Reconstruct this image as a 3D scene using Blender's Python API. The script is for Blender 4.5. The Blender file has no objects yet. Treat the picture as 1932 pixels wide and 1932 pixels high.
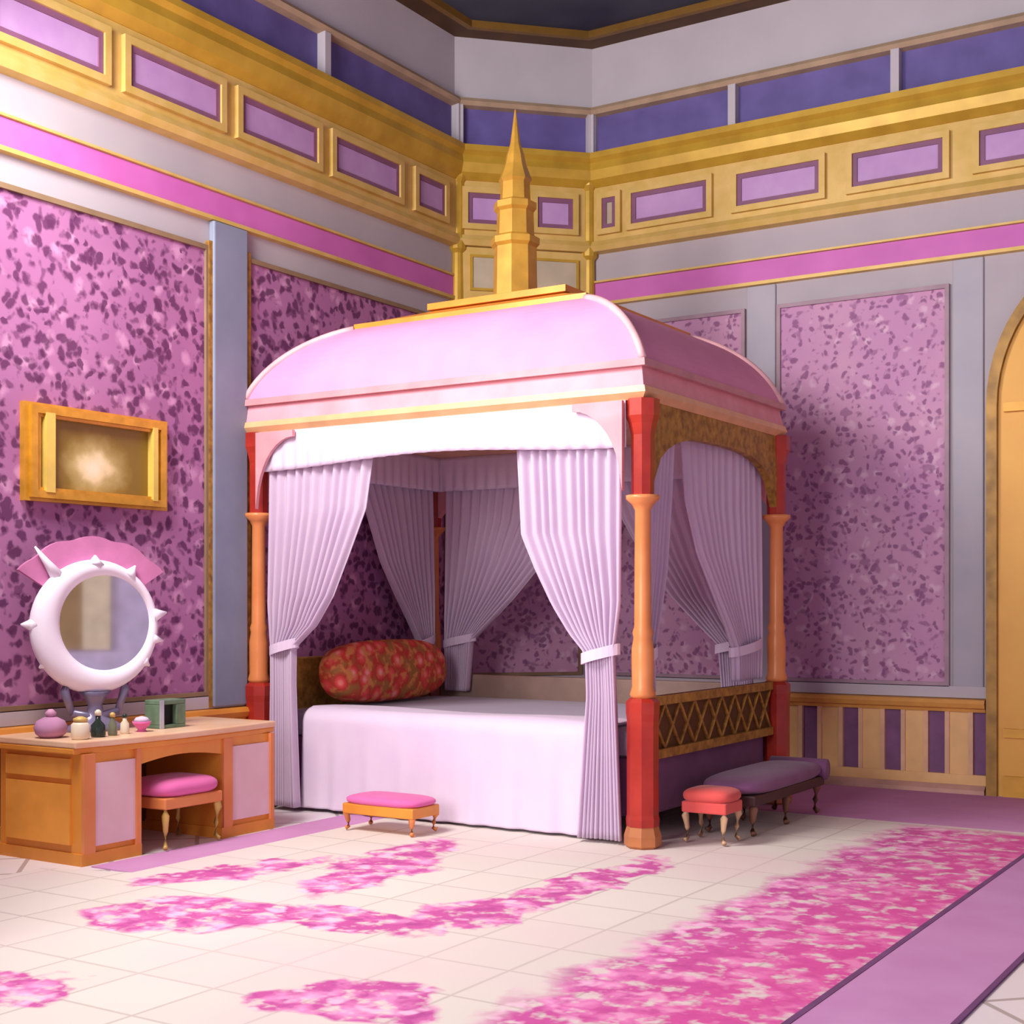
import bpy, bmesh, math, random
from mathutils import Vector, Matrix
random.seed(4)
PI = math.pi
C = bpy.context.scene.collection

# ------------------------------------------------------------------ helpers
def lin(h):
    h = h.lstrip('#')
    r = []
    for i in (0, 2, 4):
        c = int(h[i:i+2], 16) / 255
        r.append(c / 12.92 if c <= .04045 else ((c + .055) / 1.055) ** 2.4)
    return (*r, 1)

class NT:
    """small helper around a material's node tree"""
    def __init__(s, name):
        s.m = bpy.data.materials.new(name); s.m.use_nodes = True
        s.t = s.m.node_tree; s.t.nodes.clear()
        s.out = s.n('ShaderNodeOutputMaterial'); s.b = s.n('ShaderNodeBsdfPrincipled')
        s.l(s.b.outputs[0], s.out.inputs[0])
    def n(s, k, **kw):
        x = s.t.nodes.new(k)
        for a, v in kw.items(): setattr(x, a, v)
        return x
    def l(s, a, b): s.t.links.new(a, b)
    def coord(s, scale=(1, 1, 1), kind='Object', loc=(0, 0, 0), rot=(0, 0, 0)):
        tc = s.n('ShaderNodeTexCoord'); mp = s.n('ShaderNodeMapping')
        mp.inputs['Scale'].default_value = scale; mp.inputs['Location'].default_value = loc
        mp.inputs['Rotation'].default_value = rot
        s.l(tc.outputs[kind], mp.inputs[0]); return mp.outputs[0]
    def noise(s, vec, scale, detail=2, rough=.5):
        x = s.n('ShaderNodeTexNoise'); x.inputs['Scale'].default_value = scale
        x.inputs['Detail'].default_value = detail; x.inputs['Roughness'].default_value = rough
        s.l(vec, x.inputs['Vector']); return x
    def voro(s, vec, scale, feature='F1'):
        x = s.n('ShaderNodeTexVoronoi', feature=feature); x.inputs['Scale'].default_value = scale
        s.l(vec, x.inputs['Vector']); return x
    def ramp(s, val, stops, interp='LINEAR'):
        x = s.n('ShaderNodeValToRGB'); cr = x.color_ramp; cr.interpolation = interp
        while len(cr.elements) < len(stops): cr.elements.new(.5)
        for e, (p, c) in zip(cr.elements, stops): e.position = p; e.color = c if not isinstance(c, str) else lin(c)
        s.l(val, x.inputs[0]); return x.outputs[0]
    def math(s, op, a, b=0., c=None, clamp=False):
        x = s.n('ShaderNodeMath', operation=op, use_clamp=clamp)
        for i, v in enumerate((a, b, c)):
            if v is None: continue
            if isinstance(v, (int, float)): x.inputs[i].default_value = v
            else: s.l(v, x.inputs[i])
        return x.outputs[0]
    def mix(s, f, a, b):
        x = s.n('ShaderNodeMix', data_type='RGBA')
        for i, v in ((0, f), (6, a), (7, b)):
            if isinstance(v, (int, float)): x.inputs[i].default_value = v
            elif isinstance(v, str): x.inputs[i].default_value = lin(v)
            elif isinstance(v, tuple): x.inputs[i].default_value = v
            else: s.l(v, x.inputs[i])
        return x.outputs[2]
    def color(s, c):
        if isinstance(c, str): s.b.inputs['Base Color'].default_value = lin(c)
        else: s.l(c, s.b.inputs['Base Color'])
    def bump(s, h, strength=.2, dist=.01):
        x = s.n('ShaderNodeBump'); x.inputs['Strength'].default_value = strength; x.inputs['Distance'].default_value = dist
        s.l(h, x.inputs['Height']); s.l(x.outputs[0], s.b.inputs['Normal'])
    def set(s, **kw):
        for k, v in kw.items(): s.b.inputs[k.replace('_', ' ')].default_value = v

def plain(name, c, rough=.55, metal=0., var=.12, scale=6., c2=None, stretch=(1, 1, 1), spec=.35, bump=0.):
    t = NT(name); v = t.coord(stretch)
    nz = t.noise(v, scale, 3)
    L = lin(c)
    d = lin(c2) if c2 else tuple(x * (1 - var * 2) for x in L[:3]) + (1,)
    col = t.ramp(nz.outputs[0], [(.3, d), (.7, L)])
    t.color(col); t.set(Roughness=rough, Metallic=metal, Specular_IOR_Level=spec)
    if bump: t.bump(nz.outputs[0], bump)
    return t.m

def cloth(name, c, c2, transl=.25, scale=60.):
    t = NT(name); v = t.coord()
    nz = t.noise(v, 5, 2); wv = t.noise(t.coord((1, 1, .05)), scale, 2)
    col = t.mix(nz.outputs[0], c, c2); t.color(col); t.set(Roughness=.85, Specular_IOR_Level=.15, Sheen_Weight=.15)
    t.bump(wv.outputs[0], .1, .004)
    if transl:
        tr = t.n('ShaderNodeBsdfTranslucent'); t.l(col, tr.inputs[0])
        ms = t.n('ShaderNodeMixShader'); ms.inputs[0].default_value = transl
        t.l(t.b.outputs[0], ms.inputs[1]); t.l(tr.outputs[0], ms.inputs[2]); t.l(ms.outputs[0], t.out.inputs[0])
    return t.m

def obj(name, bm, mat, parent=None, smooth=False, loc=None, bevel=0., recalc=True):
    """link a bmesh given in world coordinates; under a parent it is shifted into the parent's frame"""
    if recalc: bmesh.ops.recalc_face_normals(bm, faces=bm.faces)
    off = Vector(loc) if loc is not None else (Vector(parent['_at']) if parent is not None and '_at' in parent else Vector((0, 0, 0)))
    if off.length: bmesh.ops.translate(bm, verts=bm.verts, vec=-off)
    me = bpy.data.meshes.new(name); bm.to_mesh(me); bm.free()
    if smooth:
        for p in me.polygons: p.use_smooth = True
    me.materials.append(mat)
    o = bpy.data.objects.new(name, me); C.objects.link(o)
    if parent is not None:
        o.parent = parent; o['_at'] = tuple(off)
    else:
        o.location = off; o['_at'] = tuple(off)
    if bevel:
        b = o.modifiers.new('bevel', 'BEVEL'); b.width = bevel; b.segments = 2; b.limit_method = 'ANGLE'
    return o

def thing(name, label, cat, at, group=None):
    o = bpy.data.objects.new(name, None); C.objects.link(o); o.empty_display_size = .1
    o.location = at; o['_at'] = tuple(at); return tag(o, label, cat, group)
def tag(o, label, cat, group=None):
    o['label'] = label; o['category'] = cat
    if group: o['group'] = group
    return o
def struct(o): o['kind'] = 'structure'; return o
def copy_tree(o, parent=None, **kw):
    c = o.copy(); C.objects.link(c)
    if parent is not None: c.parent = parent
    for ch in [x for x in o.children]: copy_tree(ch, c)
    return c

def BM(): return bmesh.new()
def box(bm, x0, x1, y0, y1, z0, z1, M=None):
    vs = [bm.verts.new((x, y, z)) for x in (x0, x1) for y in (y0, y1) for z in (z0, z1)]
    for f in ((0, 1, 3, 2), (4, 6, 7, 5), (0, 4, 5, 1), (2, 3, 7, 6), (0, 2, 6, 4), (1, 5, 7, 3)):
        bm.faces.new([vs[i] for i in f])
    if M is not None: bmesh.ops.transform(bm, matrix=M, verts=vs)
    return vs
def prism(bm, poly, axis, a, b):
    """extrude a 2-D polygon along an axis: 'x' -> (y,z), 'y' -> (x,z), 'z' -> (x,y)"""
    f = {'x': lambda p, t: (t, p[0], p[1]), 'y': lambda p, t: (p[0], t, p[1]), 'z': lambda p, t: (p[0], p[1], t)}[axis]
    A = [bm.verts.new(f(p, a)) for p in poly]; B = [bm.verts.new(f(p, b)) for p in poly]
    n = len(poly); bm.faces.new(A); bm.faces.new(B[::-1])
    for i in range(n): bm.faces.new((A[i], A[(i+1) % n], B[(i+1) % n], B[i]))
def lathe(bm, cx, cy, prof, n=24, rot=0., sx=1., sy=1.):
    rings = []
    for r, z in prof:
        rings.append([bm.verts.new((cx + sx*r*math.cos(rot + 2*PI*i/n), cy + sy*r*math.sin(rot + 2*PI*i/n), z)) for i in range(n)])
    for A, B in zip(rings, rings[1:]):
        for i in range(n): bm.faces.new((A[i], A[(i+1) % n], B[(i+1) % n], B[i]))
    bm.faces.new(rings[0][::-1]); bm.faces.new(rings[-1])
def frustum(bm, r0, z0, r1, z1, cap=True):
    """r = (x0,x1,y0,y1)"""
    q = lambda r, z: [bm.verts.new(p) for p in ((r[0], r[2], z), (r[1], r[2], z), (r[1], r[3], z), (r[0], r[3], z))]
    A, B = q(r0, z0), q(r1, z1)
    for i in range(4): bm.faces.new((A[i], A[(i+1) % 4], B[(i+1) % 4], B[i]))
    if cap: bm.faces.new(A[::-1]); bm.faces.new(B)
def tube(bm, pts, rad, n=8):
    pts = [Vector(p) for p in pts]; rings = []
    for i, p in enumerate(pts):
        d = (pts[min(i+1, len(pts)-1)] - pts[max(i-1, 0)]).normalized()
        a = d.cross(Vector((0, 0, 1)));
        if a.length < 1e-3: a = Vector((1, 0, 0))
        a.normalize(); b = d.cross(a)
        r = rad[i] if isinstance(rad, (list, tuple)) else rad
        rings.append([bm.verts.new(p + a*r*math.cos(2*PI*k/n) + b*r*math.sin(2*PI*k/n)) for k in range(n)])
    for A, B in zip(rings, rings[1:]):
        for i in range(n): bm.faces.new((A[i], A[(i+1) % n], B[(i+1) % n], B[i]))
    bm.faces.new(rings[0][::-1]); bm.faces.new(rings[-1])

# a run is a stretch of wall: s along it, d out of it into the room
class Run:
    def __init__(s, o, u, n, s0, s1): s.o, s.u, s.n, s.s0, s.s1 = Vector(o), Vector(u), Vector(n), s0, s1
    def p(s, a, d, z): v = s.o + s.u*a + s.n*d; return (v.x, v.y, z)
    def box(s, bm, a0, a1, z0, z1, d0, d1):
        vs = [bm.verts.new(s.p(a, d, z)) for a in (a0, a1) for d in (d0, d1) for z in (z0, z1)]
        for f in ((0, 1, 3, 2), (4, 6, 7, 5), (0, 4, 5, 1), (2, 3, 7, 6), (0, 2, 6, 4), (1, 5, 7, 3)): bm.faces.new([vs[i] for i in f])
    def prof(s, bm, prof, a0=None, a1=None):
        """sweep a (d,z) outline along the run"""
        a0 = s.s0 if a0 is None else a0; a1 = s.s1 if a1 is None else a1
        A = [bm.verts.new(s.p(a0, d, z)) for d, z in prof]; B = [bm.verts.new(s.p(a1, d, z)) for d, z in prof]
        n = len(prof); bm.faces.new(A); bm.faces.new(B[::-1])
        for i in range(n): bm.faces.new((A[i], A[(i+1) % n], B[(i+1) % n], B[i]))
    def frame(s, bm, a0, a1, z0, z1, w, d0, d1):
        s.box(bm, a0, a1, z0, z0+w, d0, d1); s.box(bm, a0, a1, z1-w, z1, d0, d1)
        s.box(bm, a0, a0+w, z0+w, z1-w, d0, d1); s.box(bm, a1-w, a1, z0+w, z1-w, d0, d1)
CC = .8
LEFT = Run((0, 0, 0), (0, -1, 0), (1, 0, 0), CC, 5.3)
BACK = Run((0, 0, 0), (1, 0, 0), (0, -1, 0), CC, 9.0)
r2 = math.sqrt(.5)
CORN = Run((0, -CC, 0), (r2, r2, 0), (r2, -r2, 0), 0, CC*math.sqrt(2))
RUNS = (('left', LEFT), ('back', BACK), ('corner', CORN))

# ------------------------------------------------------------------ materials
gold = plain('gold_paint', '#d9a441', .38, .25, .14, 7, spec=.5)
gold_y = plain('yellow_gold_paint', '#cfa63a', .4, .2, .12, 5, c2='#b8902e', spec=.5)
gold_l = plain('pale_gold_paint', '#dcb870', .45, .1, .1, 8, c2='#ccaa58')
gold_o = plain('orange_gold_wood', '#e89a3c', .4, .05, .15, 4, c2='#d48430', stretch=(1, 1, .25), spec=.5)
gold_d = plain('old_gold_carving', '#b88a3e', .5, .15, .3, 22, c2='#7e5624')
orange = plain('orange_lacquer', '#e6945c', .35, .05, .12, 4, c2='#d8824a')
red = plain('dark_red_lacquer', '#b43424', .3, 0, .2, 5, c2='#921e16', spec=.5)
grey = plain('grey_plaster', '#b6adb2', .8, 0, .05, 2, c2='#aea5ac')
grey_l = plain('pale_lilac_plaster', '#c4bcc2', .8, 0, .05, 2)
pil = plain('grey_pilaster_stone', '#b4aeb6', .7, 0, .06, 3, c2='#aaa6b2')
magenta = plain('magenta_band', '#d070bc', .55, 0, .08, 3, c2='#c464b0')
panel_pk = plain('mauve_panel', '#c29ac8', .5, 0, .1, 5, c2='#b58abf')
panel_rim = plain('plum_panel_rim', '#8a5a78', .5, 0, .1, 5)
indigo = plain('violet_blue_panel', '#6c60a0', .5, 0, .15, 4, c2='#5c5088')
brown = plain('dark_brown_beam', '#5a3c1c', .6, 0, .2, 4)
slate = plain('dark_slate_ceiling', '#49505e', .8, 0, .15, 1.2, c2='#30304a')
beige = plain('beige_panel', '#c4b49a', .6, 0, .1, 5)
plum = plain('plum_recess', '#82547e', .6, 0, .15, 6)
rosewood = plain('rose_gold_slat', '#e8b87a', .45, .05, .06, 8)
white_lac = plain('pinkish_white_lacquer', '#ecccd2', .35, 0, .04, 4, c2='#e2bcc0')
top_cream = plain('peach_cream_top', '#ecc8a8', .3, 0, .06, 4, c2='#e4b48c')
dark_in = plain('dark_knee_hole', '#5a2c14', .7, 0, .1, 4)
pink_roof = plain('pink_canopy_panels', '#ea9abf', .65, 0, .05, 3, c2='#e490b8', spec=.2)
pink_band = plain('rose_moulding', '#e8a0ac', .55, 0, .08, 5, c2='#dc9098')
peach = plain('peach_gilt', '#f0b886', .4, .1, .1, 6)
rib_m = plain('shell_pink_rib', '#f2b8bc', .5)
white_cloth = cloth('white_lilac_cloth', '#f2e2f2', '#e8d2ec', .2)
sheer = cloth('lilac_white_drape', '#f2e2f2', '#ead6ec', .45)
sheet = cloth('bed_linen_shade_tint', '#aa9cb0', '#a092a6', 0)  # greyed linen: the shade under the canopy is put into its colour
pinkcloth = cloth('rose_satin', '#e878b4', '#d860a0', 0)
coral = cloth('coral_upholstery', '#e0605a', '#cc4a48', 0)
mauve_cl = cloth('mauve_upholstery', '#8c5a80', '#6e4468', 0)
whitegl = plain('white_enamel', '#faf0fc', .3, 0, .02, 4, spec=.6)
steel = plain('lavender_grey_enamel', '#8e86a4', .3, .3, .1, 6)

def wallpaper(name, base, base2, dark, mid, scale, thr=.42):
    t = NT(name); v = t.coord()
    nz = t.noise(v, 9, 3)
    dv = t.n('ShaderNodeVectorMath', operation='MULTIPLY_ADD')
    t.l(nz.outputs['Color'], dv.inputs[0]); dv.inputs[1].default_value = (.13, .13, .13); t.l(v, dv.inputs[2])
    big = t.noise(v, 1.7, 2)
    col = t.ramp(big.outputs[0], [(.35, base), (.65, base2)])
    # lighter petals
    p = t.voro(dv.outputs[0], scale*.55); pm = t.ramp(p.outputs['Distance'], [(.18, (1, 1, 1, 1)), (.4, (0, 0, 0, 1))])
    rnd = t.n('ShaderNodeSeparateColor'); t.l(p.outputs['Color'], rnd.inputs[0])
    on = t.math('GREATER_THAN', rnd.outputs[0], .45)
    col = t.mix(t.math('MULTIPLY', pm, on), col, mid)
    # dark leaves
    d = t.voro(dv.outputs[0], scale); dm = t.ramp(d.outputs['Distance'], [(thr*.62, (1, 1, 1, 1)), (thr, (0, 0, 0, 1))])
    r3 = t.n('ShaderNodeSeparateColor'); t.l(d.outputs['Color'], r3.inputs[0])
    on2 = t.math('GREATER_THAN', r3.outputs[1], .2)
    col = t.mix(t.math('MULTIPLY', t.math('MULTIPLY', dm, on2), .85), col, dark)
    st = t.noise(v, 14, 1); sm = t.ramp(st.outputs[0], [(.6, (0, 0, 0, 1)), (.68, (1, 1, 1, 1))])
    col = t.mix(t.math('MULTIPLY', sm, .6), col, dark)
    t.color(col); t.set(Roughness=.75, Specular_IOR_Level=.2); return t.m
wp_left = wallpaper('violet_leaf_wallpaper', '#b478a4', '#a86c9a', '#5c2a54', '#cc94ba', 15, .56)
wp_back = wallpaper('mauve_sprig_wallpaper', '#cc9cb8', '#c490b6', '#8c5a84', '#d8b0c8', 18, .47)

# ------------------------------------------------------------------ the room shell
def slab(name, run, mat, z0=0., z1=5.95, th=.15, a0=None, a1=None):
    bm = BM(); run.box(bm, run.s0 if a0 is None else a0, run.s1 if a1 is None else a1, z0, z1, -th, 0)
    return struct(obj(name, bm, mat))
wall_left = slab('wall_left', LEFT, grey)
wall_back = slab('wall_back', BACK, grey)
wall_corner = slab('wall_corner', CORN, grey)
# the side and the bay behind the photographer's left shoulder (unseen; bay added for the key lamp)
ADDED_BAY = Run((0, -5.3, 0), (r2, -r2, 0), (r2, r2, 0), 0, 2.4)
bm = BM(); ADDED_BAY.box(bm, 0, .3, 0, 5.95, -.15, 0); ADDED_BAY.box(bm, 2.1, 2.4, 0, 5.95, -.15, 0); ADDED_BAY.box(bm, .3, 2.1, 0, 2.6, -.15, 0); ADDED_BAY.box(bm, .3, 2.1, 5.6, 5.95, -.15, 0)
struct(obj('added_wall_bay', bm, grey))
bm = BM(); ADDED_BAY.frame(bm, .3, 2.1, 2.6, 5.6, .08, -.12, .03); ADDED_BAY.box(bm, 1.17, 1.23, 2.68, 5.52, -.08, -.04); ADDED_BAY.box(bm, .38, 2.02, 4.1, 4.16, -.08, -.04)
struct(obj('added_window_1', bm, gold))  # unseen window, added to go with the key lamp
bm = BM(); box(bm, 9.0, 9.15, -13, 0, 0, 5.95); struct(obj('wall_right', bm, plain('lilac_wall', '#e2d8f6', .8)))
bm = BM(); box(bm, 8.94, 9.0, -3.73, -3.42, .78, 3.4); struct(obj('trim_1', bm, plain('cream_wall_panel', '#faeec8', .7)))
bm = BM(); box(bm, 8.94, 9.0, -5.2, -3.73, .78, 3.4); struct(obj('trim_2', bm, plain('tan_wall_panel', '#b89a6c', .7)))

def floor_mat():
    t = NT('cream_diamond_tiles'); v = t.coord((1, 1, 1), rot=(0, 0, PI/4))
    br = t.n('ShaderNodeTexBrick', offset=0, squash=1); t.l(v, br.inputs['Vector'])
    br.inputs['Scale'].default_value = 1; br.inputs['Brick Width'].default_value = .42; br.inputs['Row Height'].default_value = .42
    br.inputs['Mortar Size'].default_value = .014; br.inputs['Mortar Smooth'].default_value = .4
    br.inputs['Color1'].default_value = lin('#f2e8ea'); br.inputs['Color2'].default_value = lin('#ede2e4'); br.inputs['Mortar'].default_value = lin('#b8aaa8')
    t.color(br.outputs[0]); t.set(Roughness=.35); return t.m
FPOLY = [(0, -CC), (CC, 0), (9, 0), (9, -13), (1.7, -13), (1.7, -7.0), (0, -5.3)]
bm = BM(); prism(bm, FPOLY, 'z', -.1, 0); struct(obj('floor', bm, floor_mat()))

# ceiling: slate field inside a brown beam that follows the walls
bm = BM(); prism(bm, FPOLY, 'z', 5.80, 5.9); struct(obj('ceiling', bm, slate))
def inset(d):
    k = d*(math.sqrt(2)-1)
    return [(d, -CC-d+ (d-k)), (CC+d-(d-k), -d)]
def beam(name, d0, d1, z0, z1, mat):
    bm = BM()
    a, b = inset(d0); c, e = inset(d1)
    prism(bm, [(d0, -5.3), a, b, (9, -d0), (9, -d1), e, c, (d1, -5.3)], 'z', z0, z1)
    return struct(obj(name, bm, mat))
beam('trim_3', 0, .19, 5.755, 5.80, brown)
beam('trim_4', .19, .24, 5.745, 5.80, plain('gilt_beam_edge', '#8a6428', .5, .2))
# --- horizontal bands on every wall -----------------------------------------
# (name, z0, z1, depth, material)
nT = 5
def trim(bm, mat, parent=None, smooth=False, bevel=0.):
    global nT
    if parent is not None: return obj(parent, bm, mat)
    o = obj('trim_%d' % nT, bm, mat, smooth=smooth, bevel=bevel); nT += 1
    return struct(o)
for nm, R in RUNS:
    bm = BM(); R.box(bm, R.s0, R.s1, 3.715, 3.865, 0, .02); trim(bm, magenta)
    bm = BM(); R.prof(bm, [(0, 3.68), (.04, 3.685), (.04, 3.71), (0, 3.715)]); R.prof(bm, [(0, 3.865), (.035, 3.87), (.035, 3.885), (0, 3.89)])
    trim(bm, gold_l)
    # frieze board with the mouldings above and below it
    bm = BM(); R.box(bm, R.s0, R.s1, 4.13, 4.64, 0, .05)
    R.prof(bm, [(0, 4.10), (.07, 4.11), (.09, 4.15), (.07, 4.19), (0, 4.19)])
    fr = trim(bm, gold_l if R is BACK else gold_l)
    fr['_at'] = (0, 0, 0)
    bm = BM(); R.prof(bm, [(0, 4.62), (.06, 4.62), (.11, 4.67), (.13, 4.74), (.12, 4.80), (.15, 4.83), (.15, 4.875), (0, 4.875)])
    trim(bm, gold_y)
    spans = {'left': [(1.02, 1.37)] + [(1.60+.92*k, 2.33+.92*k) for k in range(4)],
             'back': [(.93, 1.05)] + [(1.19+.885*k, 1.83+.885*k) for k in range(8)],
             'corner': [(.10, .38), (.66, .95)]}[nm]
    for a0, a1 in spans:
        bm = BM(); R.frame(bm, a0-.045, a1+.045, 4.235, 4.565, .045, .05, .085); f = obj('panel_frame', bm, gold_l, fr)
        bm = BM(); R.frame(bm, a0, a1, 4.28, 4.52, .035, .05, .07); obj('panel_rim', bm, panel_rim, f)
        bm = BM(); R.box(bm, a0+.035, a1-.035, 4.315, 4.485, .05, .06); obj('panel_field', bm, beige if a1-a0 < .15 else panel_pk, f)
    # violet band with white posts, pale trim over it
    bm = BM(); R.box(bm, R.s0, R.s1, 4.875, 5.20, 0, .02); bl = trim(bm, indigo); bl['_at'] = (0, 0, 0)
    st = {'left': [.83, 2.43, 4.05], 'back': [.83, 2.04, 3.27, 4.49, 5.7, 6.9], 'corner': [.03, 1.10]}[nm]
    for a in st:
        bm = BM(); R.box(bm, a-.03, a+.03, 4.875, 5.20, .02, .09); obj('post', bm, grey_l, bl)
    bm = BM(); R.prof(bm, [(0, 5.19), (.08, 5.20), (.1, 5.23), (.08, 5.26), (0, 5.27)]); trim(bm, plain('dull_tan_trim', '#b89c80', .6))
    bm = BM(); R.box(bm, R.s0, R.s1, 5.27, 5.76, 0, .012); trim(bm, grey_l)

# wallpaper fields with their thin borders, pilasters between them
def field(R, wall, a0, a1, mat, border):
    bm = BM(); R.box(bm, a0, a1, .76, 3.49, 0, .012); o = obj('wallpaper_panel', bm, mat, wall)
    bm = BM(); R.frame(bm, a0-.03, a1+.03, .73, 3.52, .03, 0, .03); obj('panel_border', bm, border, o)
for a0, a1 in ((.95, 3.12), (3.52, 5.28)): field(LEFT, wall_left, a0, a1, wp_left, plain('olive_border', '#94795c', .6))
for a0, a1 in ((.95, 2.09), (2.40, 3.60)): field(BACK, wall_back, a0, a1, wp_back, plain('dusty_border', '#b093a0', .6))
field(CORN, wall_corner, .12, 1.01, wp_back, plain('corner_border', '#94795c', .6))
bm = BM(); LEFT.box(bm, 3.17, 3.47, .66, 3.68, 0, .05); trim(bm, plain('blue_grey_pilaster', '#8b91a6', .6, 0, .08, 3, c2='#7d8498'), bevel=.01)
bm = BM(); LEFT.box(bm, 3.13, 3.17, .66, 3.55, 0, .035); LEFT.box(bm, 3.47, 3.50, .66, 3.55, 0, .035); trim(bm, gold_d)
bm = BM(); BACK.box(bm, 2.13, 2.36, .66, 3.68, 0, .02); trim(bm, pil, bevel=.01)
bm = BM(); BACK.box(bm, 3.65, 3.86, .66, 3.68, 0, .02); trim(bm, pil, bevel=.01)
# gilded corner posts at both ends of the cut corner
for p, q in (((0.0, -CC)), ((CC, 0.0))):
    pass
for (x, y) in ((.035, -CC+.01), (CC-.01, -.035)):
    bm = BM(); lathe(bm, x, y, [(.05, 3.60), (.065, 3.62), (.05, 3.66), (.045, 4.05), (.07, 4.08), (.07, 4.16), (.055, 4.2), (.055, 4.6), (.08, 4.64), (.1, 4.78), (.11, 4.88)], 12)
    trim(bm, gold_y, smooth=False)
# small beige panels under the frieze of the cut corner
bm = BM(); CORN.box(bm, .06, 1.07, 3.69, 4.10, .02, .05); tr = trim(bm, gold_l); tr['_at'] = (0, 0, 0)
for a0, a1 in ((.14, .46), (.62, .98)):
    bm = BM(); CORN.box(bm, a0, a1, 3.78, 4.02, .05, .06); o = obj('panel_field', bm, beige, tr)
    bm = BM(); CORN.frame(bm, a0-.02, a1+.02, 3.76, 4.04, .02, .05, .07); obj('panel_frame', bm, gold_y, o)

# panelled dado: gold slats before plum recesses
for nm, R, s1 in (('left', LEFT, 5.3), ('back', BACK, 3.88), ('corner', CORN, 1.131)):
    bm = BM(); R.prof(bm, [(0, .56), (.05, .56), (.055, .58), (.075, .59), (.085, .62), (.075, .645), (0, .655)], R.s0, s1); trim(bm, gold_o if R is LEFT else plain('amber_rail', '#e0a050', .45, .1))
    bm = BM(); R.box(bm, R.s0, s1, .655, .735, 0, .03); trim(bm, grey_l)
    bm = BM(); R.box(bm, R.s0, s1, .03, .56, 0, .012); da = trim(bm, plum); da['_at'] = (0, 0, 0)
    bm = BM(); R.box(bm, R.s0, s1, .055, .13, .012, .04); obj('rail', bm, rosewood, da)
    k0 = .305; a = (2.575 - .305*6) if R is BACK else R.s0 + .2
    while a < s1 - .1:
        b0, b1 = a + .115, a + k0      # the solid between two recesses
        if b1 < s1:
            bm = BM(); R.box(bm, b0, b1, .13, .56, .012, .03); sl = obj('slat', bm, rosewood, da)
            bm = BM(); R.box(bm, b0, b0+.03, .13, .56, .03, .045); R.box(bm, b1-.03, b1, .13, .56, .03, .045); obj('moulding', bm, plain('rose_edge', '#e4b48e', .5), sl)
        a += k0
    bm = BM(); R.prof(bm, [(0, 0), (.09, 0), (.09, .03), (.05, .06), (0, .06)], R.s0, s1); struct(obj('baseboard_' + nm, bm, plain('rose_beige_base', '#d0a090', .5)))

# arched golden door at the right edge
def arch(x0, x1, zs, rise, z0=0., n=24):
    cx, rx = (x0+x1)/2, (x1-x0)/2
    return [(x0, z0)] + [(cx - rx*math.cos(PI*i/n), zs + rise*math.sin(PI*i/n)) for i in range(n+1)] + [(x1, z0)]
def arch_ring(bm, x0, x1, zs, rise, w, y0, y1, z0=0., n=28):
    A = arch(x0, x1, zs, rise, z0, n); B = arch(x0+w, x1-w, zs, rise-w, z0, n)
    va = [[bm.verts.new((p[0], y, p[1])) for p in L] for L in (A, B) for y in (y0, y1)]
    a0, a1, b0, b1 = va
    for i in range(len(A)-1):
        for P, Q in ((a0, a1), (a1, b1), (b1, b0), (b0, a0)): bm.faces.new((P[i], P[i+1], Q[i+1], Q[i]))
    for i in (0, -1): bm.faces.new((a0[i], a1[i], b1[i], b0[i]))
door = bpy.data.objects.new('door_1', None); C.objects.link(door); door.location = (4.76, 0, 0); door['_at'] = (4.76, 0, 0); struct(door)
bm = BM(); arch_ring(bm, 3.89, 5.63, 2.64, 1.03, .07, -.08, -.001); obj('door_frame', bm, plain('antique_gold', '#a87e3a', .45, .2, .2, 8, c2='#7e5c2a'), door)
bm = BM(); prism(bm, arch(3.96, 5.56, 2.64, .96), 'y', -.04, -.002); dl = obj('door_leaf', bm, plain('amber_door', '#e0a848', .45, .05, .1, 3, c2='#d89c44'), door)
bm = BM()
for z0, z1 in ((0, .14), (.40, .46), (2.60, 2.66)): box(bm, 4.0, 5.52, -.07, -.04, z0, z1)
box(bm, 4.735, 4.785, -.07, -.04, .14, 3.5)
obj('door_rail', bm, plain('door_gilt', '#dca03a', .4, .15), dl)

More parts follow.
